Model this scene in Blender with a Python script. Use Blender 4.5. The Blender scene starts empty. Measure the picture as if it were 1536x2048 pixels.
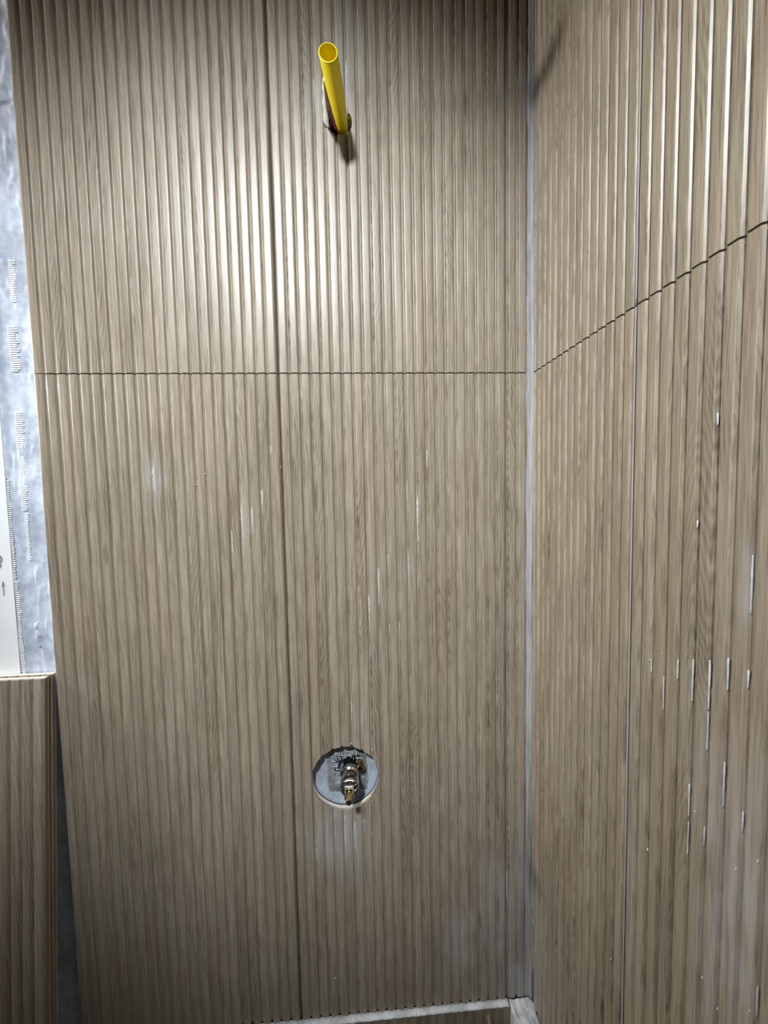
import bpy, bmesh, math, random
from mathutils import Matrix, Vector, noise

# ------------------------------------------------------------------ camera, world, lights, exposure
scene = bpy.context.scene
COL = scene.collection
cam_data = bpy.data.cameras.new('camera')
cam = bpy.data.objects.new('camera', cam_data)
COL.objects.link(cam)
_r = Vector((0.99766504, -0.06531573, -0.01995798))
_u = Vector((0.02404079, 0.06233203, 0.99776588))
_f = Vector((0.06392579, 0.99591595, -0.06375673))
cam.matrix_world = Matrix(((_r.x, _u.x, -_f.x, -0.23818), (_r.y, _u.y, -_f.y, -0.53625),
                           (_r.z, _u.z, -_f.z, -0.14812), (0, 0, 0, 1)))
cam_data.sensor_fit = 'HORIZONTAL'
cam_data.sensor_width = 36.0
cam_data.lens = 804.74 / 1536.0 * 36.0
cam_data.clip_start = 0.01
scene.camera = cam

world = bpy.data.worlds.new('world')
scene.world = world
world.use_nodes = True
world.node_tree.nodes['Background'].inputs[0].default_value = (0.82, 0.90, 1.0, 1)
world.node_tree.nodes['Background'].inputs[1].default_value = 0.007

# ceiling spot in front of the wall: the pipe's short shadow and the sheen on the tiles come from it
lamp_data = bpy.data.lights.new('ceiling_spot', 'SPOT')
lamp_data.shadow_soft_size = 0.07
lamp_data.spot_size = math.radians(40)
lamp_data.spot_blend = 1.0
lamp_data.energy = 205.0
lamp_data.color = (0.90, 0.96, 1.0)
lamp = bpy.data.objects.new('ceiling_spot', lamp_data)
COL.objects.link(lamp)
lamp.location = (-0.57, -1.38, 0.94)
lamp.rotation_euler = (Vector((-0.30, 0.0, -0.11)) - lamp.location).to_track_quat('-Z', 'Y').to_euler()

# second lamp further left in the room, raking along the back wall on to the right wall
side_data = bpy.data.lights.new('room_lamp', 'AREA')
side_data.shape = 'DISK'
side_data.size = 0.14
side_data.energy = 11.0
side_data.color = (1.0, 0.98, 0.93)
side = bpy.data.objects.new('room_lamp', side_data)
COL.objects.link(side)
side.location = (-1.35, -0.085, 0.13)
side.rotation_euler = Vector((1.0, -0.02, -0.05)).to_track_quat('-Z', 'Y').to_euler()

scene.view_settings.view_transform = 'Standard'
scene.view_settings.look = 'None'
scene.view_settings.gamma = 1.0
scene.view_settings.use_curve_mapping = False
scene.view_settings.exposure = 0.0

# ------------------------------------------------------------------ helpers
PITCH = 0.300 / 22
FLOOR_Z = -1.28
random.seed(7)


class NT:
    def __init__(self, name):
        self.mat = bpy.data.materials.new(name)
        self.mat.use_nodes = True
        self.t = self.mat.node_tree
        self.t.nodes.clear()
        self.out = self.t.nodes.new('ShaderNodeOutputMaterial')
        self.bsdf = self.t.nodes.new('ShaderNodeBsdfPrincipled')
        self.t.links.new(self.bsdf.outputs[0], self.out.inputs[0])

    def n(self, kind, **kw):
        x = self.t.nodes.new(kind)
        for k, v in kw.items():
            setattr(x, k, v)
        return x

    def put(self, sock, v):
        if isinstance(v, bpy.types.NodeSocket):
            self.t.links.new(v, sock)
        elif v is not None:
            sock.default_value = v

    def math(self, op, a, b=None, c=None, clamp=False):
        x = self.n('ShaderNodeMath', operation=op, use_clamp=clamp)
        self.put(x.inputs[0], a); self.put(x.inputs[1], b); self.put(x.inputs[2], c)
        return x.outputs[0]

    def xyz(self, a, b, c):
        x = self.n('ShaderNodeCombineXYZ')
        for i, v in enumerate((a, b, c)):
            self.put(x.inputs[i], v)
        return x.outputs[0]

    def noise(self, vec, scale=1.0, detail=2.0, rough=0.5, dist=0.0):
        x = self.n('ShaderNodeTexNoise')
        self.put(x.inputs['Vector'], vec)
        x.inputs['Scale'].default_value = scale
        x.inputs['Detail'].default_value = detail
        x.inputs['Roughness'].default_value = rough
        x.inputs['Distortion'].default_value = dist
        return x.outputs[0]

    def ramp(self, v, lo, hi):
        x = self.n('ShaderNodeMapRange', interpolation_type='SMOOTHSTEP')
        self.put(x.inputs[0], v)
        x.inputs[1].default_value = lo; x.inputs[2].default_value = hi
        return x.outputs[0]

    def mix(self, f, a, b, mode='MIX'):
        x = self.n('ShaderNodeMix', data_type='RGBA', blend_type=mode)
        self.put(x.inputs[0], f)
        self.put(x.inputs[6], a if isinstance(a, bpy.types.NodeSocket) else (*a, 1))
        self.put(x.inputs[7], b if isinstance(b, bpy.types.NodeSocket) else (*b, 1))
        return x.outputs[2]

    def bump(self, h, strength=0.3, dist=0.001):
        x = self.n('ShaderNodeBump')
        x.inputs['Strength'].default_value = strength
        x.inputs['Distance'].default_value = dist
        self.put(x.inputs['Height'], h)
        self.put(self.bsdf.inputs['Normal'], x.outputs[0])

    def set(self, **kw):
        for k, v in kw.items():
            k = k.replace('_', ' ')
            if isinstance(v, tuple) and len(v) == 3:
                v = (*v, 1)
            self.put(self.bsdf.inputs[k], v)
        return self.mat


# wipes of dried grout haze on the glaze: (axis 'x' back / 'y' right, centre, z, half width, half height, strength)
HAZE = [
    ('x', -0.0199, -0.8801, 0.0212, 0.0321, 1.00),
    ('x', -0.0537, -0.7897, 0.0224, 0.0868, 0.70),
    ('x', -0.0983, -0.8166, 0.0259, 0.0551, 0.70),
    ('x', -0.0763, -0.8741, 0.0526, 0.0319, 0.50),
    ('x', -0.0201, -0.7383, 0.0104, 0.1179, 0.45),
    ('x', -0.2747, -0.6408, 0.0349, 0.0520, 0.65),
    ('x', -0.2353, 0.3643, 0.0187, 0.0708, 0.40),
    ('x', -0.2733, 0.3335, 0.0124, 0.0353, 0.40),
    ('x', -0.4986, -0.1310, 0.0087, 0.0218, 0.80),
    ('y', -0.2834, -0.3862, 0.0091, 0.0540, 0.75),
    ('y', -0.3065, -0.4209, 0.0185, 0.0840, 0.70),
    ('y', -0.2899, -0.4764, 0.0110, 0.0544, 0.50),
    ('y', -0.3052, -0.2137, 0.0050, 0.0250, 0.50),
    ('y', -0.0300, -0.8198, 0.0177, 0.0750, 0.50),
]


def wood_material():
    m = NT('oak_print_glaze')
    geo = m.n('ShaderNodeNewGeometry')
    sep = m.n('ShaderNodeSeparateXYZ')
    m.put(sep.inputs[0], geo.outputs['Position'])
    X, Y, Z = sep.outputs
    rnd = m.n('ShaderNodeObjectInfo').outputs['Random']
    acr = m.math('ADD', X, Y)
    off = m.math('MULTIPLY', rnd, 37.0)
    # pore streaks, a few tenths of a millimetre wide and centimetres long
    wob = m.noise(m.xyz(m.math('MULTIPLY', acr, 30), off, m.math('MULTIPLY', Z, 9)), 1, 2)
    wob2 = m.math('MULTIPLY', m.math('SUBTRACT', wob, 0.5), 0.010)
    acw = m.math('ADD', acr, wob2)
    fine = m.noise(m.xyz(m.math('MULTIPLY', acw, 1500), off, m.math('MULTIPLY', Z, 28)), 1, 3, 0.6)
    mid = m.noise(m.xyz(m.math('MULTIPLY', acw, 420), off, m.math('MULTIPLY', Z, 9)), 1, 2, 0.6)
    big = m.noise(m.xyz(m.math('MULTIPLY', acr, 60), off, m.math('MULTIPLY', Z, 7)), 1, 2)
    # cathedral figure: slanting growth rings on some slats only
    slope = m.math('MULTIPLY', m.math('SUBTRACT', m.math('FRACT', m.math('MULTIPLY', rnd, 17.3)), 0.5), 260.0)
    wnoise = m.noise(m.xyz(m.math('MULTIPLY', acr, 40), off, m.math('MULTIPLY', Z, 11)), 1, 2, 0.6)
    ph = m.math('ADD', m.math('MULTIPLY', acr, 480.0), m.math('MULTIPLY', Z, slope))
    ph = m.math('ADD', ph, m.math('MULTIPLY', wnoise, 8.0))
    rings = m.math('MULTIPLY_ADD', m.math('SINE', m.math('MULTIPLY', ph, 3.2)), 0.5, 0.5)
    where = m.ramp(m.noise(m.xyz(m.math('MULTIPLY', acr, 12), m.math('ADD', off, 9.0), m.math('MULTIPLY', Z, 4)), 1, 1), 0.52, 0.66)
    rings = m.math('MULTIPLY', rings, where)
    v = m.math('MULTIPLY', m.ramp(fine, 0.36, 0.58), 0.44)
    v = m.math('MULTIPLY_ADD', m.ramp(mid, 0.28, 0.72), 0.36, v)
    v = m.math('MULTIPLY_ADD', big, 0.25, v)
    v = m.math('SUBTRACT', v, m.math('MULTIPLY', rings, 0.32))
    v = m.math('ADD', v, 0.08, clamp=True)
    dark = (0.140, 0.107, 0.071)
    light = (0.375, 0.320, 0.243)
    col = m.mix(v, dark, light)
    # slat to slat tone
    tone = m.math('MULTIPLY_ADD', m.math('FRACT', m.math('MULTIPLY', rnd, 5.7)), 0.15, 0.925)
    col = m.mix(1.0, col, m.xyz(tone, tone, m.math('POWER', tone, 1.3)), 'MULTIPLY')
    pink = m.ramp(m.noise(m.xyz(m.math('MULTIPLY', acr, 25), off, m.math('MULTIPLY', Z, 5)), 1, 1), 0.45, 0.7)
    col = m.mix(m.math('MULTIPLY', pink, 0.35), col, m.mix(1.0, col, (1.08, 0.93, 0.92), 'MULTIPLY'))
    # knots
    kn = m.noise(m.xyz(m.math('MULTIPLY', acr, 90), off, m.math('MULTIPLY', Z, 16)), 1, 1)
    col = m.mix(m.math('MULTIPLY', m.ramp(kn, 0.72, 0.82), 0.5), col, (0.13, 0.09, 0.06))
    # dried grout haze
    streak = m.noise(m.xyz(m.math('MULTIPLY', acr, 260), m.math('ADD', Y, 4.0), m.math('MULTIPLY', Z, 14)), 1, 2, 0.6)
    blot = m.noise(m.xyz(m.math('MULTIPLY', acr, 45), 3.3, m.math('MULTIPLY', Z, 16)), 1, 2, 0.6)
    part = {}
    for ax, c, z, hw, hh, s in HAZE:
        a = m.math('DIVIDE', m.math('SUBTRACT', X if ax == 'x' else Y, c), hw)
        b = m.math('DIVIDE', m.math('SUBTRACT', Z, z), hh)
        d = m.math('MULTIPLY_ADD', a, a, m.math('MULTIPLY', b, b))
        g = m.math('DIVIDE', s, m.math('MULTIPLY_ADD', d, d, 1.0))
        part[ax] = g if ax not in part else m.math('MAXIMUM', part[ax], g)
    part['x'] = m.math('MULTIPLY', part['x'], m.math('LESS_THAN', m.math('ABSOLUTE', Y), 0.0075))
    part['y'] = m.math('MULTIPLY', part['y'], m.math('LESS_THAN', m.math('ABSOLUTE', X), 0.0075))
    tot = m.math('MAXIMUM', part['x'], part['y'])
    hz = m.math('MULTIPLY', tot, m.math('MULTIPLY', m.ramp(streak, 0.20, 0.60), m.ramp(blot, 0.25, 0.58)), clamp=True)
    col = m.mix(m.math('MULTIPLY', hz, 0.9), col, (0.44, 0.43, 0.43))
    rough = m.math('ADD', m.math('MULTIPLY_ADD', fine, 0.12, 0.31), m.math('MULTIPLY', hz, 0.3))
    m.bump(fine, 0.35, 0.00022)
    return m.set(Base_Color=col, Roughness=rough, Specular_IOR_Level=0.5)


def plain(name, c, rough=0.6, metal=0.0, nscale=300, namp=0.2, bump=0.3, bdist=0.0006, detail=4, c2=None, stretch=(1, 1, 1), spec=0.5):
    m = NT(name)
    geo = m.n('ShaderNodeNewGeometry')
    vm = m.n('ShaderNodeVectorMath', operation='MULTIPLY')
    m.put(vm.inputs[0], geo.outputs['Position'])
    vm.inputs[1].default_value = stretch
    nz = m.noise(vm.outputs[0], nscale, detail, 0.6)
    big = m.noise(vm.outputs[0], nscale * 0.13, 3, 0.6)
    f = m.ramp(m.math('MULTIPLY_ADD', big, 0.6, m.math('MULTIPLY', nz, 0.4)), 0.35, 0.65)
    lo = c2 if c2 else tuple(x * (1 - namp) for x in c)
    m.bump(nz, bump, bdist)
    return m.set(Base_Color=m.mix(f, lo, c), Roughness=rough, Metallic=metal, Specular_IOR_Level=spec)


MAT = {
    'wood': wood_material(),
    'bisque': plain('ceramic_bisque', (0.80, 0.75, 0.70), 0.85, nscale=900, c2=(0.62, 0.55, 0.49)),
    'cement': plain('cement_grey', (0.43, 0.47, 0.54), 0.9, nscale=160, c2=(0.27, 0.30, 0.35), bump=0.5),
    'mortar': plain('pale_mortar', (0.66, 0.72, 0.84), 0.9, nscale=140, c2=(0.42, 0.47, 0.57), bump=0.5),
    'tape': plain('white_mesh_thread', (0.95, 0.96, 0.98), 0.7, nscale=600),
    'board': plain('white_board', (0.90, 0.92, 0.93), 0.75, nscale=60, c2=(0.82, 0.85, 0.87), bump=0.1),
    'grout': plain('white_grout', (0.42, 0.415, 0.415), 0.45, nscale=900, c2=(0.15, 0.15, 0.15), bump=0.8, stretch=(1, 1, 0.03)),
    'crust': plain('grout_crust', (0.84, 0.85, 0.87), 0.8, nscale=420, c2=(0.50, 0.51, 0.54), bump=0.8),
    'joint': plain('grey_joint_grout', (0.37, 0.34, 0.33), 0.6, nscale=300, bump=0.4, stretch=(1, 1, 0.1)),
    'smear': plain('white_grout_smear', (0.80, 0.83, 0.88), 0.5, nscale=700, c2=(0.62, 0.65, 0.70), bump=0.5),
    'yellow': plain('yellow_plastic', (0.95, 0.76, 0.006), 0.38, nscale=500, namp=0.06, bump=0.08),
    'maroon': plain('maroon_primer', (0.14, 0.008, 0.06), 0.5, nscale=600, bump=0.1),
    'white_tape': plain('white_seal_tape', (0.86, 0.86, 0.88), 0.6, nscale=500, c2=(0.55, 0.55, 0.58), bump=0.5, stretch=(1, .2, 1)),
    'chrome': plain('worn_chrome', (0.66, 0.64, 0.60), 0.18, 1.0, nscale=300, namp=0.25, bump=0.06),
    'steel': plain('bright_steel', (0.80, 0.79, 0.76), 0.34, 1.0, nscale=400, namp=0.1, bump=0.05),
    'brass': plain('aged_brass', (0.62, 0.46, 0.22), 0.30, 1.0, nscale=400, namp=0.3, bump=0.06),
    'dark': plain('joint_shade_dark', (0.10, 0.09, 0.085), 0.95, nscale=200, bump=0.6),  # dark colour stands in for the shade deep in the joints
    'mesh_thread': plain('grey_glass_fibre', (0.52, 0.56, 0.60), 0.7, nscale=700),
    'rough_mortar': plain('rough_dark_mortar', (0.26, 0.265, 0.275), 0.95, nscale=500, c2=(0.10, 0.10, 0.105), bump=1.0, bdist=0.001),
    'floor': plain('cement_floor', (0.20, 0.20, 0.20), 0.9, nscale=60, bump=0.4),
    'pencil': plain('pencil_grey', (0.30, 0.33, 0.36), 0.8, nscale=500),
}


def tag(o, label=None, cat=None, group=None, kind=None):
    for k, v in (('label', label), ('category', cat), ('group', group), ('kind', kind)):
        if v:
            o[k] = v
    return o


def link(name, me, mat=None, parent=None):
    if mat is not None and not me.materials:
        me.materials.append(MAT[mat] if isinstance(mat, str) else mat)
    o = bpy.data.objects.new(name, me)
    COL.objects.link(o)
    if parent is not None:
        o.parent = parent
    return o


def mesh(name, verts, faces, smooth=False, fix=True):
    me = bpy.data.meshes.new(name)
    bm = bmesh.new()
    vs = [bm.verts.new(v) for v in verts]
    for f in faces:
        try:
            bm.faces.new([vs[i] for i in f])
        except ValueError:
            pass
    if fix:
        bmesh.ops.recalc_face_normals(bm, faces=bm.faces)
    for f in bm.faces:
        f.smooth = smooth
    bm.to_mesh(me)
    bm.free()
    return me


def box_vf(x0, x1, y0, y1, z0, z1):
    v = [(x, y, z) for x in (x0, x1) for y in (y0, y1) for z in (z0, z1)]
    f = [(0, 1, 3, 2), (4, 6, 7, 5), (0, 4, 5, 1), (2, 3, 7, 6), (0, 2, 6, 4), (1, 5, 7, 3)]
    return v, f


def box(name, x0, x1, y0, y1, z0, z1):
    return mesh(name, *box_vf(x0, x1, y0, y1, z0, z1))


def back_map(p):
    return (p[0], p[1], p[2])


def right_map(p):          # u along the right wall away from the corner, d into the wall
    return (p[1], -p[0], p[2])


def ledge_map(p):          # the tile face that closes the ledge at the foot of the right wall
    return (p[1] - 0.033, -p[0], p[2])


# rounded slat: (across, depth behind the face); the flanks sweep down into the groove floor
HALF = [(0.0000, 0.00000), (0.0026, 0.00001), (0.0038, 0.00005), (0.00430, 0.00020), (0.00468, 0.00062),
        (0.00530, 0.00165), (0.00588, 0.00252), (0.00632, 0.00284), (PITCH / 2, 0.00290)]
DEPTH = 0.0038


def slat_mesh(h, lo=-PITCH / 2, hi=PITCH / 2, mp=back_map):
    prof = [(-a, d) for a, d in reversed(HALF)] + HALF[1:]
    pts = []
    for a, d in prof:
        if lo - 1e-9 <= a <= hi + 1e-9:
            pts.append((a, d))
    if lo > -PITCH / 2 + 1e-6:
        pts.insert(0, (lo, 0.0003))
    if hi < PITCH / 2 - 1e-6:
        pts.append((hi, 0.0003))
    n = len(pts)
    vs, fs = [], []
    for z in (0.0, h):
        for a, d in pts:
            vs.append(mp((a, d, z)))
        vs.append(mp((pts[-1][0], DEPTH, z)))
        vs.append(mp((pts[0][0], DEPTH, z)))
    m = n + 2
    for i in range(m):
        fs.append((i, (i + 1) % m, m + (i + 1) % m, m + i))
    fs.append(tuple(range(m)))
    fs.append(tuple(range(m, 2 * m)))
    me = mesh('slat', vs, fs, smooth=True)
    me.set_sharp_from_angle(angle=math.radians(40))
    me.materials.append(MAT['wood'])
    return me


def cylinder_mesh(cx, cz, r, y0, y1, n=56, wob=0.0, seed=0):
    vs = []
    for y in (y0, y1):
        for i in range(n):
            a = 2 * math.pi * i / n
            rr = r * (1 + wob * noise.noise(Vector((math.cos(a) * 3, math.sin(a) * 3, seed))))
            vs.append((cx + rr * math.cos(a), y, cz + rr * math.sin(a)))
    fs = [(i, (i + 1) % n, n + (i + 1) % n, n + i) for i in range(n)]
    fs += [tuple(range(n)), tuple(range(n, 2 * n))]
    return mesh('cutter', vs, fs)


def cut(o, cutters):
    """bake boolean differences into the mesh of o"""
    for c in cutters:
        md = o.modifiers.new('cut', 'BOOLEAN')
        md.operation = 'DIFFERENCE'
        md.solver = 'EXACT'
        md.object = c
    bpy.context.view_layer.update()
    dg = bpy.context.evaluated_depsgraph_get()
    me = bpy.data.meshes.new_from_object(o.evaluated_get(dg))
    o.modifiers.clear()
    me.name = o.name
    me.set_sharp_from_angle(angle=math.radians(40))
    o.data = me


PIPE_C = (-0.2498, 0.3090)
HOLE_C = (-0.2650, -0.5515)
pipe_cut = link('cutter', cylinder_mesh(PIPE_C[0], PIPE_C[1], 0.0158, -0.05, 0.05, 40, 0.05, 1.0))
valve_cut = link('cutter', cylinder_mesh(HOLE_C[0], HOLE_C[1], 0.0460, -0.05, 0.0180, 64, 0.02, 5.0))

SLAT_CACHE = {}


def fluted_tile(parent, u0, z0, h, width, mp, start=None, first_lo=None, cutters=(), hole=None, name='fluted_tile', edge=0.0, face=0.0):
    """a tile whose face shows moulded slats; u0..u0+width along the wall, slats laid from the left"""
    e = 0.0004
    V, F = box_vf(u0 - edge, u0 + width, 0.0036, 0.0092, z0, z0 + h)
    body = link(name, mesh(name, [mp((a, b + face, c)) for a, b, c in V], F), 'bisque', parent)
    u = u0 if start is None else start
    while u < u0 + width - 0.0008:
        lo = max(u, u0 + e * 0)
        hi = min(u + PITCH, u0 + width)
        if hi - lo > 0.0012:
            c = u + PITCH / 2
            key = (round(h, 5), round(lo - c, 5), round(hi - c, 5), mp.__name__)
            if key not in SLAT_CACHE:
                SLAT_CACHE[key] = slat_mesh(h, lo - c, hi - c, mp)
            near = [cc for cc, cu, cr, cz in cutters if abs(c - cu) < cr + PITCH / 2 + 0.001]
            me = SLAT_CACHE[key]
            s = link('slat', me, None, body)
            s.location = mp((c, face, z0))
            if near:
                s.data = me.copy()
                bpy.context.view_layer.update()
                cut(s, near)
        u += PITCH
    if cutters:
        cut(body, [c[0] for c in cutters])
    return body


# ------------------------------------------------------------------ the setting
floor = link('floor', box('floor', -1.7, 0.10, -2.2, 0.10, FLOOR_Z - 0.1, FLOOR_Z), 'floor')
tag(floor, 'bare grey cement floor at the foot of the walls', 'floor', kind='structure')

wall_back = link('wall_back', box('wall_back', -1.7, 0.060, 0.0120, 0.075, FLOOR_Z, 0.96), 'cement')
tag(wall_back, 'back wall of grey cement faced with fluted wood-look tiles', 'wall', kind='structure')
wall_right = link('wall_right', box('wall_right', 0.0122, 0.060, -1.6, 0.0118, FLOOR_Z, 0.96), 'cement')
tag(wall_right, 'right wall faced with fluted wood-look tiles', 'wall', kind='structure')

# ragged pocket chiselled round the valve, and the pipe hole, go deep into the back wall
n = 46
vs = []
for y in (0.005, 0.050):
    for i in range(n):
        a = 2 * math.pi * i / n
        sq = 1.0 / max(abs(math.cos(a)), abs(math.sin(a))) ** 0.75
        rr = 0.0195 * sq * (1 + 0.16 * noise.noise(Vector((math.cos(a) * 4, math.sin(a) * 4, 2.2))) + 0.06 * random.uniform(-1, 1) * (y < 0.01))
        vs.append((-0.2620 + rr * math.cos(a), y, -0.5470 + rr * 1.12 * math.sin(a)))
fs = [(i, (i + 1) % n, n + (i + 1) % n, n + i) for i in range(n)] + [tuple(range(n)), tuple(range(n, 2 * n))]
pocket_cut = link('cutter', mesh('cutter', vs, fs))
cut(wall_back, [pocket_cut, pipe_cut, valve_cut])

backing = link('joint_shade_sheet', box('joint_shade_sheet', -0.634, -0.002, 0.0098, 0.01195, FLOOR_Z + 0.001, 0.90), 'dark', wall_back)  # backing sheet behind the tiles, coloured dark to paint the shade in open joints
cut(backing, [valve_cut, pipe_cut])

JG = 0.0008                      # half of a dry joint
H = 0.907
# columns of the back wall: left tile, middle tile, narrow cut strip in the corner
XJ2 = -0.0359
XJ1 = XJ2 - 0.3012
XL = XJ1 - 0.3005
strip_w = (-0.0084) - (XJ2 + JG)
pc = (pipe_cut, PIPE_C[0], 0.0158, 0)
vc = (valve_cut, HOLE_C[0], 0.0470, 0)
for z0, h, jl, cutsets in ((JG, 0.9, 0.0009, (pc,)), (-JG - H, H, 0.0007, (vc,))):
    fluted_tile(wall_back, XL, z0, h, (XJ1 - jl) - XL, back_map, edge=0.0006)
    fluted_tile(wall_back, XJ1 + jl, z0, h, (XJ2 - JG) - (XJ1 + jl), back_map, start=XJ1 + 0.0006, cutters=cutsets)
    fluted_tile(wall_back, XJ2 + JG, z0, h, strip_w, back_map)
# cut course at the foot of the wall, set a few millimetres proud
zt = -0.9110
LOWF = -0.0062
for x0, x1 in ((XL, XJ1 - 0.001), (XJ1 + 0.001, -0.0345)):
    fluted_tile(wall_back, x0, FLOOR_Z, zt - FLOOR_Z, x1 - x0, back_map, start=x0 + 0.004 - PITCH, face=LOWF)

# right wall: a 14-slat cut tile in the corner, then full tiles towards the camera
RJ = 0.1992
for z0, h in ((JG, 0.9), (-JG - H, H)):
    fluted_tile(wall_right, 0.0, z0, h, RJ - 0.0011, right_map, start=RJ - 0.0011 - 15 * PITCH)
    fluted_tile(wall_right, RJ + 0.0011, z0, h, 0.2995, right_map)
    fluted_tile(wall_right, RJ + 0.3018, z0, h, 0.2995, right_map)


# grey grout already worked into the vertical joint of the right wall
def ribbon(name, mp, u, z0, z1, w, d_edge, d_mid, mat, parent, step=0.008, seed=0.0, ragged=0.25):
    """a bead or smear running up a joint or groove, with uneven edges"""
    k = max(3, int((z1 - z0) / step))
    vs, fs = [], []
    for i in range(k + 1):
        t = i / k
        z = z0 + (z1 - z0) * t
        taper = 1.0 if ragged < 0.5 else max(0.06, min(1.0, 9.0 * (1 - t)) * (0.18 + 0.82 * t))
        fq = 70 if ragged < 0.5 else 240
        wl = w * 0.5 * taper * (1 + ragged * noise.noise(Vector((z * fq, seed, 1.7))))
        wr = w * 0.5 * taper * (1 + ragged * noise.noise(Vector((z * fq, seed, 8.1))))
        bulge = 0.0003 * noise.noise(Vector((z * 45, seed, 4.4)))
        vs += [mp((u - wl, d_edge, z)), mp((u - wl * 0.4, d_mid + bulge, z)), mp((u + wr * 0.4, d_mid + bulge, z)),
               mp((u + wr, d_edge, z)), mp((u, d_edge + 0.0012, z))]
    for i in range(k):
        for j in range(5):
            a, b = i * 5 + j, i * 5 + (j + 1) % 5
            fs.append((a, b, b + 5, a + 5))
    fs += [tuple(range(5)), tuple(range(5 * k, 5 * k + 5))]
    return link(name, mesh(name, vs, fs, smooth=True), mat, parent)


ribbon('joint_grout', right_map, RJ, JG, 0.9, 0.0026, 0.0010, 0.0005, 'joint', wall_right, seed=3)
ribbon('joint_grout', right_map, RJ, -JG - H, -JG, 0.0026, 0.0010, 0.0005, 'joint', wall_right, seed=5)
ribbon('joint_grout', back_map, XJ2, -0.9, -0.10, 0.0014, 0.0026, 0.0022, 'joint', wall_back, seed=6)

# white grout bead in the inside corner
k = 230
vs, fs = [], []
for i in range(k + 1):
    z = -0.909 + (0.9 + 0.909) * i / k
    a = 0.0016 * noise.noise(Vector((z * 16, 3.1, 0))) + 0.0012 * noise.noise(Vector((z * 90, 5.1, 0)))
    b = 0.0010 * noise.noise(Vector((z * 60, 7.1, 0)))
    foot = 0.004 * max(0.0, min(1.0, (-0.78 - z) / 0.12))
    vs += [(-0.0090 + a * 0.7 - foot * 0.5, 0.0016, z), (-0.0074 + a * 0.9 - foot * 0.5, -0.0001 + b * 0.3, z), (-0.0042 + b, 0.0004 - foot * 0.2, z),
           (-0.0010 + b * 0.4, -0.0022 - foot * 0.5, z), (0.0012, -0.0030 + a * 0.4 - foot, z), (0.0016, 0.009, z), (-0.008, 0.009, z)]
for i in range(k):
    for j in range(7):
        a, b = i * 7 + j, i * 7 + (j + 1) % 7
        fs.append((a, b, b + 7, a + 7))
fs += [tuple(range(7)), tuple(range(7 * k, 7 * k + 7))]
trim = link('trim_1', mesh('trim_1', vs, fs, smooth=True), 'grout')
tag(trim, 'rough white grout line filling the inside corner between both tiled walls', 'grout line', kind='structure')

# low mortar ledge along the foot of the right wall
k = 70
vs, fs = [], []
for i in range(k + 1):
    y = -0.0005 - 0.9 * i / k
    for j in range(9):
        x = -0.0330 + 0.0342 * j / 8
        z = -0.9140 + 0.0022 * noise.noise(Vector((x * 140, y * 60, 2))) + 0.0012 * noise.noise(Vector((x * 400, y * 300, 5))) + 0.0055 * math.exp(y / 0.006)
        vs.append((x, y, z))
base = len(vs)
for i in range(k + 1):
    y = -0.0005 - 0.9 * i / k
    vs += [(-0.0330, y, FLOOR_Z), (0.0012, y, FLOOR_Z)]
for i in range(k):
    for j in range(8):
        a = i * 9 + j
        fs.append((a, a + 1, a + 10, a + 9))
    b = base + i * 2
    fs += [(i * 9, i * 9 + 9, b + 2, b), (i * 9 + 8, b + 1, b + 3, i * 9 + 17), (b, b + 2, b + 3, b + 1)]
fs += [tuple(list(range(9)) + [base + 1, base]), tuple([k * 9 + j for j in range(9)] + [base + 2 * k + 1, base + 2 * k])]
ledge = link('trim_2', mesh('trim_2', vs, fs), 'crust')
tag(ledge, 'narrow ledge of white mortar along the foot of the right wall', 'ledge', kind='structure')
fluted_tile(ledge, 0.0070, FLOOR_Z, 0.3610, 0.2930, ledge_map, face=-0.0035)


# crust of white grout on the top edge of the cut course
k = 300
vs, fs = [], []
for i in range(k + 1):
    x = XL + (-0.0345 - XL) * i / k
    a = noise.noise(Vector((x * 120, 0, 3))) + 0.6 * noise.noise(Vector((x * 420, 0, 6)))
    b = noise.noise(Vector((x * 160, 0, 13))) + 0.5 * noise.noise(Vector((x * 500, 0, 16)))
    fade = 1.0 if x > -0.36 else 0.55
    vs += [(x, 0.0012, zt + 0.0005), (x, 0.0006 - 0.0006 * b, zt + 0.0022 + 0.0015 * a), (x, -0.0040 + 0.0006 * b, zt + (0.0012 + 0.0010 * b) * fade),
           (x, -0.0064 - 0.0009 * a * fade, zt + 0.0002 + 0.0008 * b), (x, -0.0068, zt - (0.0020 + 0.0022 * a) * fade), (x, 0.0012, zt - 0.0008)]
for i in range(k):
    for j in range(6):
        a, b = i * 6 + j, i * 6 + (j + 1) % 6
        fs.append((a, b, b + 6, a + 6))
fs += [tuple(range(6)), tuple(range(6 * k, 6 * k + 6))]
link('grout_crust', mesh('grout_crust', vs, fs, smooth=True), 'crust', wall_back)

# white lining board left of the seam, with pencil marks
board = link('lining_board', box('lining_board', -1.7, -0.6862, 0.0085, 0.0121, FLOOR_Z, 0.96), 'board', wall_back)
tag(board, 'white lining board with pencil marks')


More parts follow.
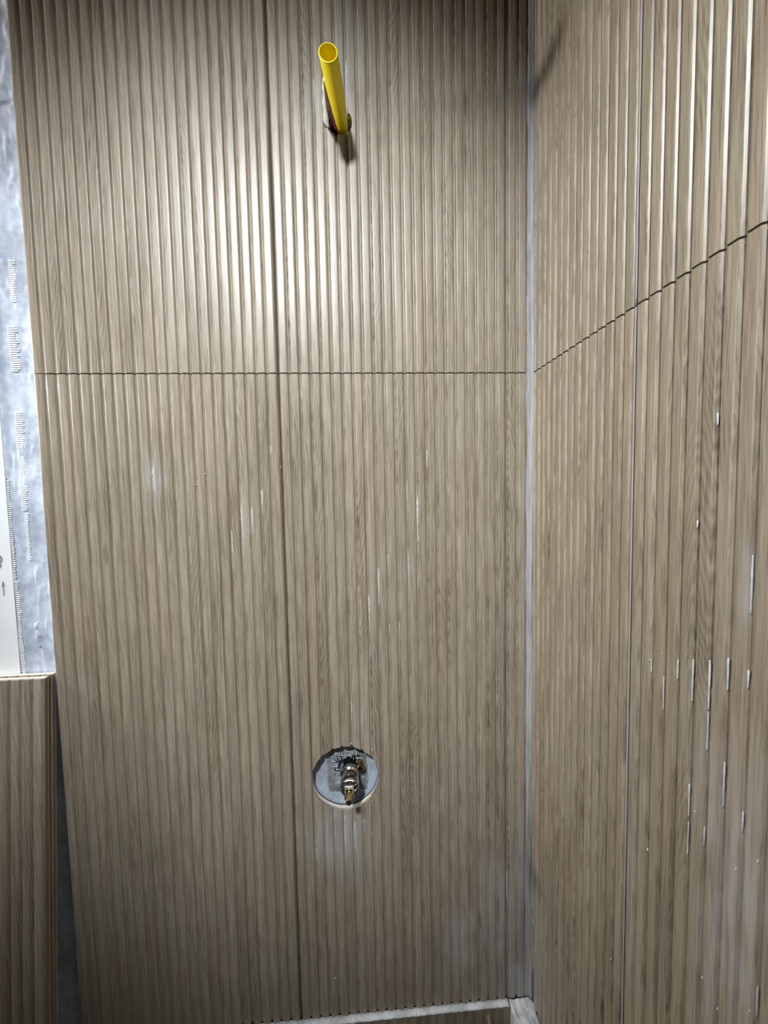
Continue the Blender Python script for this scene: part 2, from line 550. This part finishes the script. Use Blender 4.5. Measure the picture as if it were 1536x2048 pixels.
def stroke(pts, r, name, parent, mat, y=0.0083):
    vs, fs = [], []
    for i, (x, z) in enumerate(pts):
        a = pts[max(0, i - 1)]; b = pts[min(len(pts) - 1, i + 1)]
        d = Vector((b[0] - a[0], b[1] - a[1])).normalized()
        w = r if isinstance(r, float) else r[i]
        nx, nz = -d.y * w, d.x * w
        vs += [(x + nx, y, z + nz), (x - nx, y, z - nz), (x - nx, y + 0.0004, z - nz), (x + nx, y + 0.0004, z + nz)]
    for i in range(len(pts) - 1):
        for j in range(4):
            a, b = i * 4 + j, i * 4 + (j + 1) % 4
            fs.append((a, b, b + 4, a + 4))
    m = (len(pts) - 1) * 4
    fs += [(0, 1, 2, 3), (m, m + 1, m + 2, m + 3)]
    return link(name, mesh(name, vs, fs), mat, parent)


def arc(cx, cz, rx, rz, a0, a1, k=14):
    return [(cx + rx * math.cos(math.radians(a0 + (a1 - a0) * i / k)), cz + rz * math.sin(math.radians(a0 + (a1 - a0) * i / k))) for i in range(k + 1)]


stroke(arc(-0.7010, -0.2320, 0.0028, 0.0042, 0, 360), 0.0012, 'pencil_mark', board, 'pencil')
stroke(arc(-0.7022, -0.2400, 0.0026, 0.0034, -150, 150), 0.0009, 'pencil_mark', board, 'pencil')
stroke([(-0.6990, -0.2800), (-0.6986, -0.2680), (-0.6984, -0.2625)], [0.0006, 0.0007, 0.0003], 'pencil_mark', board, 'pencil')
stroke([(-0.7004, -0.2688), (-0.6984, -0.2622), (-0.6968, -0.2680)], [0.0004, 0.0020, 0.0004], 'pencil_mark', board, 'pencil')

# mortar skim between board and tile edge, with comb marks
nx_, nz_ = 56, 900
x0, x1, z0, z1 = -0.6880, -0.6330, FLOOR_Z + 0.002, 0.92
vs, fs = [], []
for j in range(nz_ + 1):
    z = z0 + (z1 - z0) * j / nz_
    edge = x0 + 0.0025 + 0.0022 * noise.noise(Vector((z * 22, 0, 1))) + 0.0012 * noise.noise(Vector((z * 90, 0, 2)))
    if z > -0.13:
        edge -= 0.050 * min(1, (z + 0.13) / 0.14)
    for i in range(nx_ + 1):
        s = i / nx_
        x = edge + (x1 - edge) * s
        patch = noise.noise(Vector((x * 55, z * 13, 5))) + 0.5 * noise.noise(Vector((x * 150, z * 50, 9)))
        comb = 0.0
        if patch > 0.12:
            comb = min(1, (patch - 0.12) * 4) * (0.0008 + 0.0005 * math.sin(z * 2 * math.pi / 0.0026 + x * 140))
        y = 0.0102 - comb - 0.0006 * noise.noise(Vector((x * 90, z * 60, 0))) - 0.0009 * noise.noise(Vector((x * 25, z * 12, 7)))
        if s < 0.08:
            y += (0.08 - s) * 0.010
        if x > -0.6392:
            y = max(y, 0.0096)
        vs.append((x, y, z))
for j in range(nz_):
    for i in range(nx_):
        a = j * (nx_ + 1) + i
        fs.append((a, a + nx_ + 1, a + nx_ + 2, a + 1))
mo = link('mortar_skim', mesh('mortar_skim', vs, fs, smooth=True, fix=False), 'mortar', wall_back)
tag(mo, 'pale blue-grey mortar skim with comb marks')


def tape_strip(u0, za, zb, w, seed):
    vs, fs = [], []
    z = za
    while z < zb:
        wl = w * (0.75 + 0.5 * random.random())
        du = 0.0012 * noise.noise(Vector((z * 30, seed, 0)))
        V, F = box_vf(u0 + du, u0 + du + wl, 0.0087, 0.0098, z, z + 0.0016)
        b = len(vs)
        vs += V
        fs += [tuple(i + b for i in f) for f in F]
        z += 0.0027
    return vs, fs


vs, fs = [], []
for u0, za, zb, w in ((-0.6850, -0.42, -0.262, 0.0050), (-0.6855, -0.262, -0.13, 0.0035), (-0.6690, 0.005, 0.060, 0.010),
                      (-0.6690, -0.090, -0.045, 0.009), (-0.6685, -0.170, -0.100, 0.007), (-0.6660, -0.235, -0.175, 0.004), (-0.6620, 0.09, 0.14, 0.006)):
    v, f = tape_strip(u0, za, zb, w, za)
    b = len(vs)
    vs += v
    fs += [tuple(i + b for i in q) for q in f]
tp = link('mesh_tape', mesh('mesh_tape', vs, fs), 'tape', wall_back)
tag(tp, 'frayed white mesh joint tape', kind='stuff')
# loose fibre tuft and mortar lumps on the skim
for px, pz, s in ((-0.6620, -0.322, 0.0050), (-0.6585, -0.334, 0.0032), (-0.6600, -0.349, 0.0026), (-0.6655, 0.322, 0.0030)):
    vs = []
    for i in range(9):
        a = 2 * math.pi * i / 9
        r = s * (0.7 + 0.5 * random.random())
        vs.append((px + r * 0.6 * math.cos(a), 0.0096, pz + r * 1.5 * math.sin(a)))
    vs.append((px, 0.0068, pz))
    link('mortar_lump', mesh('mortar_lump', vs, [(i, (i + 1) % 9, 9) for i in range(9)] + [tuple(range(9))]), 'mortar', wall_back)


# smears of white grout caught in the grooves
def groove_back(x):
    if x < XJ1:
        return XL + round((x - XL) / PITCH) * PITCH
    return XJ1 + 0.0006 + round((x - XJ1) / PITCH) * PITCH


def groove_right(u):
    s = RJ - 0.0011 if u < RJ else RJ + 0.0011
    return s + round((u - s) / PITCH) * PITCH


SMB = [(-0.4061, -0.2541, -0.2012, 1.6), (-0.3935, -0.2412, -0.1674, 2.2), (-0.3788, -0.2085, -0.1723, 2.4), (-0.3656, -0.1825, -0.1497, 2.6),
       (-0.3521, -0.1058, -0.0929, 1.6), (-0.1468, -0.1261, -0.1009, 2.0), (-0.1738, -0.1838, -0.1403, 1.6), (-0.1743, -0.3137, -0.2346, 1.5),
       (-0.1602, -0.2419, -0.1607, 2.6), (-0.1607, -0.2900, -0.2693, 1.2), (-0.2010, -0.2576, -0.2406, 1.3), (-0.2146, -0.3120, -0.2572, 2.4),
       (-0.2276, -0.3461, -0.2944, 2.6), (-0.1872, -0.3654, -0.3340, 1.3), (-0.2008, -0.3508, -0.3369, 1.5), (-0.0507, -0.4618, -0.4436, 1.0),
       (-0.6217, -0.0569, -0.0078, 2.4), (-0.6106, -0.0262, -0.0109, 1.6), (-0.5006, -0.1501, -0.1182, 1.8), (-0.2698, -0.6858, -0.6008, 2.0),
       (-0.2551, -0.6609, -0.6166, 2.4), (-0.2421, -0.6323, -0.6139, 1.6), (-0.2826, -0.6549, -0.5961, 1.4), (-0.3086, -0.6713, -0.6529, 1.2),
       (-0.0357, -0.7524, -0.7098, 2.0), (-0.2829, 0.3302, 0.3594, 1.4), (-0.2400, 0.3171, 0.3845, 2.4), (-0.2423, 0.2754, 0.2963, 2.0),
       (-0.2548, -0.4965, -0.4289, 1.2), (-0.2415, -0.5045, -0.4545, 1.2), (-0.2255, -0.3917, -0.3637, 1.2), (-0.3131, -0.0342, -0.0214, 1.4),
       (-0.4466, -0.1481, -0.1352, 1.0)]
for i, (x, a, b, w) in enumerate(SMB):
    ribbon('grout_smear', back_map, groove_back(x) + 0.0010, a, b, w * 0.00080, 0.00190, 0.0013, 'smear', wall_back, step=0.0018, seed=i * 1.7, ragged=1.1)
SMR = [(0.2526, -0.3001, -0.2839, 1.4), (0.2670, -0.3097, -0.2777, 2.2), (0.2795, -0.3082, -0.2723, 2.8), (0.2791, -0.3376, -0.3091, 1.4),
       (0.2932, -0.2875, -0.2648, 2.6), (0.3069, -0.2792, -0.2665, 2.2), (0.2818, -0.1127, -0.1038, 2.4), (0.2669, -0.1824, -0.1764, 3.0),
       (0.3074, -0.2317, -0.1946, 1.4), (0.2688, -0.3984, -0.3721, 1.6), (0.2662, -0.4284, -0.4015, 1.2), (0.2931, -0.3684, -0.3359, 1.6),
       (0.3071, -0.3737, -0.3590, 2.0), (0.2794, -0.4083, -0.3937, 1.2), (0.2254, -0.3071, -0.2957, 0.8), (0.3185, -0.4828, -0.4618, 1.2),
       (0.2381, -0.3320, -0.3035, 1.0), (0.1994, -0.0616, -0.0027, 1.2)]
for i, (u, a, b, w) in enumerate(SMR):
    ribbon('grout_smear', right_map, groove_right(u) - 0.0013, a, b, w * 0.00060, 0.00150, 0.0010, 'smear', wall_right, step=0.0018, seed=i * 2.3 + 60, ragged=1.1)


# flecks of grout stuck to the tiles
def fleck(mp, u, z, su, sz, parent, seed):
    vs = []
    for i in range(8):
        a = 2 * math.pi * i / 8
        q = 0.75 + 0.4 * noise.noise(Vector((math.cos(a) * 2, math.sin(a) * 2, seed)))
        vs.append(mp((u + su * q * math.cos(a) - 0.3 * sz * math.sin(a) * 0.3, 0.0004, z + sz * q * math.sin(a))))
    vs.append(mp((u, -0.0011, z)))
    link('grout_fleck', mesh('grout_fleck', vs, [(i, (i + 1) % 8, 8) for i in range(8)] + [tuple(range(8))], smooth=True), 'smear', parent)


FLB = [(-0.2290, -0.6356, 0.9, 1.2), (-0.2866, -0.8486, 1.7, 1.1), (-0.3124, -0.0278, 1.0, 1.4), (-0.2264, -0.5127, 0.8, 2.0),
       (-0.2558, -0.5015, 1.0, 1.8), (-0.2280, -0.5877, 1.2, 1.8), (-0.2420, -0.6175, 0.9, 1.6), (-0.4346, -0.1276, 1.2, 1.4),
       (-0.3375, -0.1203, 0.8, 2.0), (-0.5014, -0.1265, 1.0, 1.2), (-0.4479, -0.1416, 0.8, 1.2)]
for i, (x, z, a, b) in enumerate(FLB):
    fleck(back_map, x, z, a * 0.001, b * 0.001, wall_back, i * 3.1)
FLR = [(0.2742, -0.3877, 0.8, 2.0), (0.2285, -0.4608, 1.3, 2.6), (0.3064, -0.3996, 0.8, 1.8), (0.3200, -0.3810, 0.9, 2.2),
       (0.2847, -0.5040, 1.0, 2.2), (0.2971, -0.5112, 0.7, 1.8), (0.3189, -0.4818, 0.7, 1.8), (0.1831, -0.6179, 0.9, 1.2),
       (0.2392, -0.2851, 0.5, 0.8), (0.2263, -0.2961, 0.5, 1.2)]
for i, (u, z, a, b) in enumerate(FLR):
    fleck(right_map, u, z, a * 0.001, b * 0.001, wall_right, i * 2.7 + 50)


# ------------------------------------------------------------------ yellow pipe stub
def lathe(name, prof, n, ax, mat, parent, y_dir=-1, smooth=True, a0=0.0, a1=360.0, bend=None):
    """profile of (radius, distance out of the wall) turned about an axis along Y through ax=(x, z)"""
    closed = abs(a1 - a0) >= 359.9
    cols = n if closed else n + 1
    vs, fs = [], []
    for i in range(cols):
        a = math.radians(a0 + (a1 - a0) * i / n)
        for r, t in prof:
            dx, dz = bend(t) if bend else (0, 0)
            vs.append((ax[0] + dx + r * math.cos(a), y_dir * t, ax[1] + dz + r * math.sin(a)))
    m = len(prof)
    for i in range(n):
        j = (i + 1) % cols
        for k_ in range(m - 1):
            fs.append((i * m + k_, i * m + k_ + 1, j * m + k_ + 1, j * m + k_))
    me = mesh(name, vs, fs, fix=True)
    for p in me.polygons:
        p.use_smooth = smooth
    return link(name, me, mat, parent)


def edge_split(o, ang=35):
    md = o.modifiers.new('edges', 'EDGE_SPLIT')
    md.split_angle = math.radians(ang)


def pbend(t):
    s = max(0.0, t) / 0.08
    return (-0.0085 * s ** 1.3, 0.0)


pipe = bpy.data.objects.new('pipe_stub', None)
COL.objects.link(pipe)
pipe.location = (PIPE_C[0], 0.0, PIPE_C[1])
tag(pipe, 'bright yellow plastic pipe stub sticking out of the upper middle tile', 'pipe')
bpy.context.view_layer.update()


def own(o, root):
    o.parent = root
    o.matrix_parent_inverse = Matrix.Translation(-Vector(root.location))
    return o


R_O, R_I = 0.0101, 0.0090
ts = [-0.045 + 0.125 * i / 24 for i in range(25)]
prof = [(R_O, t) for t in ts] + [(R_O - 0.0003, 0.0803), (R_I + 0.0002, 0.0803), (R_I, 0.080)] + [(R_I, t) for t in reversed(ts[:-1])]
prof = prof + [(0.0, -0.045)]
tube = own(lathe('tube', prof, 48, PIPE_C, 'yellow', None, bend=pbend), pipe)
edge_split(tube, 50)
# maroon primer stripe and the white seal tape left along its flank
pr = [(R_O + 0.00025, -0.030 + 0.0021 * i) for i in range(33)]


def sector(name, a_of_t, b_of_t, t0, t1, k, r, mat, thick=0.0004, m=7):
    vs, fs = [], []
    for i in range(k + 1):
        t = t0 + (t1 - t0) * i / k
        a, b = a_of_t(t), b_of_t(t)
        dx, dz = pbend(t)
        for j in range(m):
            an = math.radians(a + (b - a) * j / (m - 1))
            rr = r(t, j / (m - 1))
            for q in (rr, rr - thick):
                vs.append((PIPE_C[0] + dx + q * math.cos(an), -t, PIPE_C[1] + dz + q * math.sin(an)))
    w = 2 * m
    for i in range(k):
        for j in range(m - 1):
            a = i * w + j * 2
            fs += [(a, a + 2, a + 2 + w, a + w), (a + 1, a + 1 + w, a + 3 + w, a + 3)]
        fs += [(i * w, i * w + w, i * w + w + 1, i * w + 1), (i * w + w - 2, i * w + w - 1, i * w + 2 * w - 1, i * w + 2 * w - 2)]
    for i in (0, k):
        for j in range(m - 1):
            a = i * w + j * 2
            fs.append((a, a + 1, a + 3, a + 2))
    return link(name, mesh(name, vs, fs, smooth=True), mat)


own(sector('primer_stripe', lambda t: 196 + 14 * noise.noise(Vector((t * 120, 1, 0))), lambda t: 252 - 44 * max(0, t) / 0.045 + 6 * noise.noise(Vector((t * 200, 4, 0))),
           -0.03, 0.047, 30, lambda t, s: R_O + 0.0003, 'maroon'), pipe)
own(sector('seal_tape', lambda t: 118 + 26 * max(0, t) / 0.05 + 10 * noise.noise(Vector((t * 90, 2, 0))), lambda t: 214 - 30 * max(0, t) / 0.05 + 10 * noise.noise(Vector((t * 160, 7, 0))),
           0.0004, 0.052, 30, lambda t, s: R_O + 0.0006 + 0.0100 * max(0.0, 1 - t / 0.052) ** 0.6 * math.sin(math.pi * (0.15 + 0.7 * s)) * (1 + 0.12 * noise.noise(Vector((t * 110, s * 3, 5)))),
           'white_tape', 0.0007, 9), pipe)

# ------------------------------------------------------------------ valve in the round hole
AX = (-0.2588, -0.5490)
valve = bpy.data.objects.new('water_valve', None)
COL.objects.link(valve)
valve.location = (AX[0], 0.0, AX[1])
tag(valve, 'chrome and brass water valve with open stem in the round tile hole', 'valve')
bpy.context.view_layer.update()


def vpart(name, prof, mat, n=32, ax=AX, split=35, **kw):
    o = own(lathe(name, prof, n, ax, mat, None, **kw), valve)
    edge_split(o, split)
    return o


vpart('body', [(0.0, -0.048), (0.0095, -0.048), (0.0098, -0.012), (0.0128, -0.010), (0.0132, -0.006), (0.0128, -0.002), (0.0108, 0.000),
               (0.0104, 0.004), (0.0118, 0.006), (0.0118, 0.009), (0.0100, 0.010), (0.0, 0.010)], 'chrome')
vpart('collar', [(0.0085, 0.009), (0.0122, 0.009), (0.0127, 0.011), (0.0127, 0.020), (0.0120, 0.022), (0.0106, 0.022), (0.0100, 0.020), (0.0100, 0.010), (0.0085, 0.009)], 'chrome')
vpart('stem', [(0.0, 0.008), (0.0036, 0.008), (0.0036, 0.034), (0.0042, 0.0345), (0.0042, 0.046), (0.0038, 0.0468), (0.0022, 0.0468), (0.0020, 0.040), (0.0, 0.040)], 'brass', 24)
# slotted steel yoke over the stem: crown plate and two prongs
vs, fs = [], []
for x0, x1, y0, y1, z0, z1 in ((-0.0050, 0.0050, -0.030, -0.012, 0.0042, 0.0062), (-0.0062, -0.0040, -0.036, -0.020, -0.0050, 0.0055), (0.0040, 0.0062, -0.036, -0.020, -0.0050, 0.0055)):
    V, F = box_vf(AX[0] + x0, AX[0] + x1, y0, y1, AX[1] + z0, AX[1] + z1)
    b = len(vs)
    vs += V
    fs += [tuple(i + b for i in f) for f in F]
yk = own(link('yoke', mesh('yoke', vs, fs), 'steel'), valve)
bv = yk.modifiers.new('bevel', 'BEVEL')
bv.width = 0.0006
bv.segments = 2
vpart('screw', [(0.0, 0.010), (0.0030, 0.010), (0.0030, 0.0125), (0.0022, 0.0138), (0.0, 0.0142)], 'brass', 18, (AX[0] - 0.0004, AX[1] + 0.0106))
vpart('side_port', [(0.0028, -0.030), (0.0052, -0.030), (0.0052, -0.004), (0.0046, -0.003), (0.0034, -0.003), (0.0030, -0.005), (0.0030, -0.028)], 'brass', 22, (AX[0] + 0.0148, AX[1] + 0.0075))

# rough mortar collar and torn fibre mesh round the pocket, part of the wall
vs, fs = [], []
k, m = 72, 7
for i in range(k):
    a = 2 * math.pi * i / k
    sq = 1.0 / max(abs(math.cos(a)), abs(math.sin(a))) ** 0.8
    for j in range(m):
        s = j / (m - 1)
        rr = (0.0188 + 0.0100 * s) * sq * (1 + 0.10 * noise.noise(Vector((math.cos(a) * 4, math.sin(a) * 4, 2.2 + s))))
        y = 0.0179 - (0.0016 * math.sin(math.pi * min(1, s * 1.2)) + 0.0014 * noise.noise(Vector((math.cos(a) * 9, math.sin(a) * 9, s * 5)))) * (1 - s ** 3)
        vs.append((-0.2625 + rr * math.cos(a), y, -0.5520 + rr * 1.15 * math.sin(a)))
for i in range(k):
    for j in range(m - 1):
        a, b = i * m + j, ((i + 1) % k) * m + j
        fs.append((a, a + 1, b + 1, b))
link('mortar_collar', mesh('mortar_collar', vs, fs, smooth=True), 'rough_mortar', wall_back)
vs, fs = [], []
for i in range(150):
    a = random.uniform(0, 2 * math.pi)
    sq = 1.0 / max(abs(math.cos(a)), abs(math.sin(a))) ** 0.8
    rr = random.uniform(0.0140, 0.0225) * sq
    x, z = -0.2622 + rr * math.cos(a), -0.5480 + rr * 1.1 * math.sin(a)
    x, z = round(x / 0.0014) * 0.0014, round(z / 0.0014) * 0.0014
    L = random.uniform(0.0012, 0.0042)
    y = random.uniform(0.0142, 0.0168)
    if random.random() < 0.5:
        V, F = box_vf(x - L, x + L, y, y + 0.0005, z - 0.00028, z + 0.00028)
    else:
        V, F = box_vf(x - 0.00028, x + 0.00028, y, y + 0.0005, z - L, z + L)
    b = len(vs)
    vs += V
    fs += [tuple(q + b for q in f) for f in F]
fm = link('fibre_mesh', mesh('fibre_mesh', vs, fs), 'mesh_thread', wall_back)
tag(fm, 'torn grey fibre mesh', kind='stuff')


# ------------------------------------------------------------------ two loose tiles leaning on the wall at the left
def lean_map(p):
    return p


TOPY, LEAN = -0.0125, 0.089
ang = math.atan(LEAN)
LEN = 0.9000
W = 0.300


def loose_tile(front, label):
    # built upright round its own base, then leaned
    V, F = box_vf(-W, 0.0, 0.0036, 0.0095, 0, LEN)
    body_me = mesh('fluted_tile', V, F)
    root = link('fluted_tile', body_me, 'bisque')
    x = -PITCH
    while x > -W - 0.004:
        key = ('loose',)
        if key not in SLAT_CACHE:
            SLAT_CACHE[key] = slat_mesh(LEN - 0.0006)
        s = link('slat', SLAT_CACHE[key], None, root)
        s.location = (x + PITCH / 2 - 0.0002, 0.0, 0.0)
        x -= PITCH
    # side faces carry the brown glaze run-over
    V, F = box_vf(-0.0006, 0.0004, 0.0020, 0.0080, 0, LEN - 0.0008)
    side = link('glazed_edge', mesh('glazed_edge', V, F), 'wood', root)
    tag(root, label, 'tile', 'loose tiles leaning at the left')
    root.rotation_euler = (-ang, 0, 0)
    return root


front = loose_tile(True, 'loose fluted wood-look tile leaning at the left, front one of two')
rear = loose_tile(False, 'loose fluted wood-look tile leaning at the left, rear one against the wall')
zt_loose = -0.3835
base_z = FLOOR_Z
baseY = TOPY - LEAN * (zt_loose - base_z)
front.location = (-0.6425, baseY, base_z + 0.0002)
rear.location = (-0.6412, baseY + 0.0107, base_z + 0.0002)

for c in (pipe_cut, valve_cut, pocket_cut):
    me = c.data
    bpy.data.objects.remove(c)
    bpy.data.meshes.remove(me)
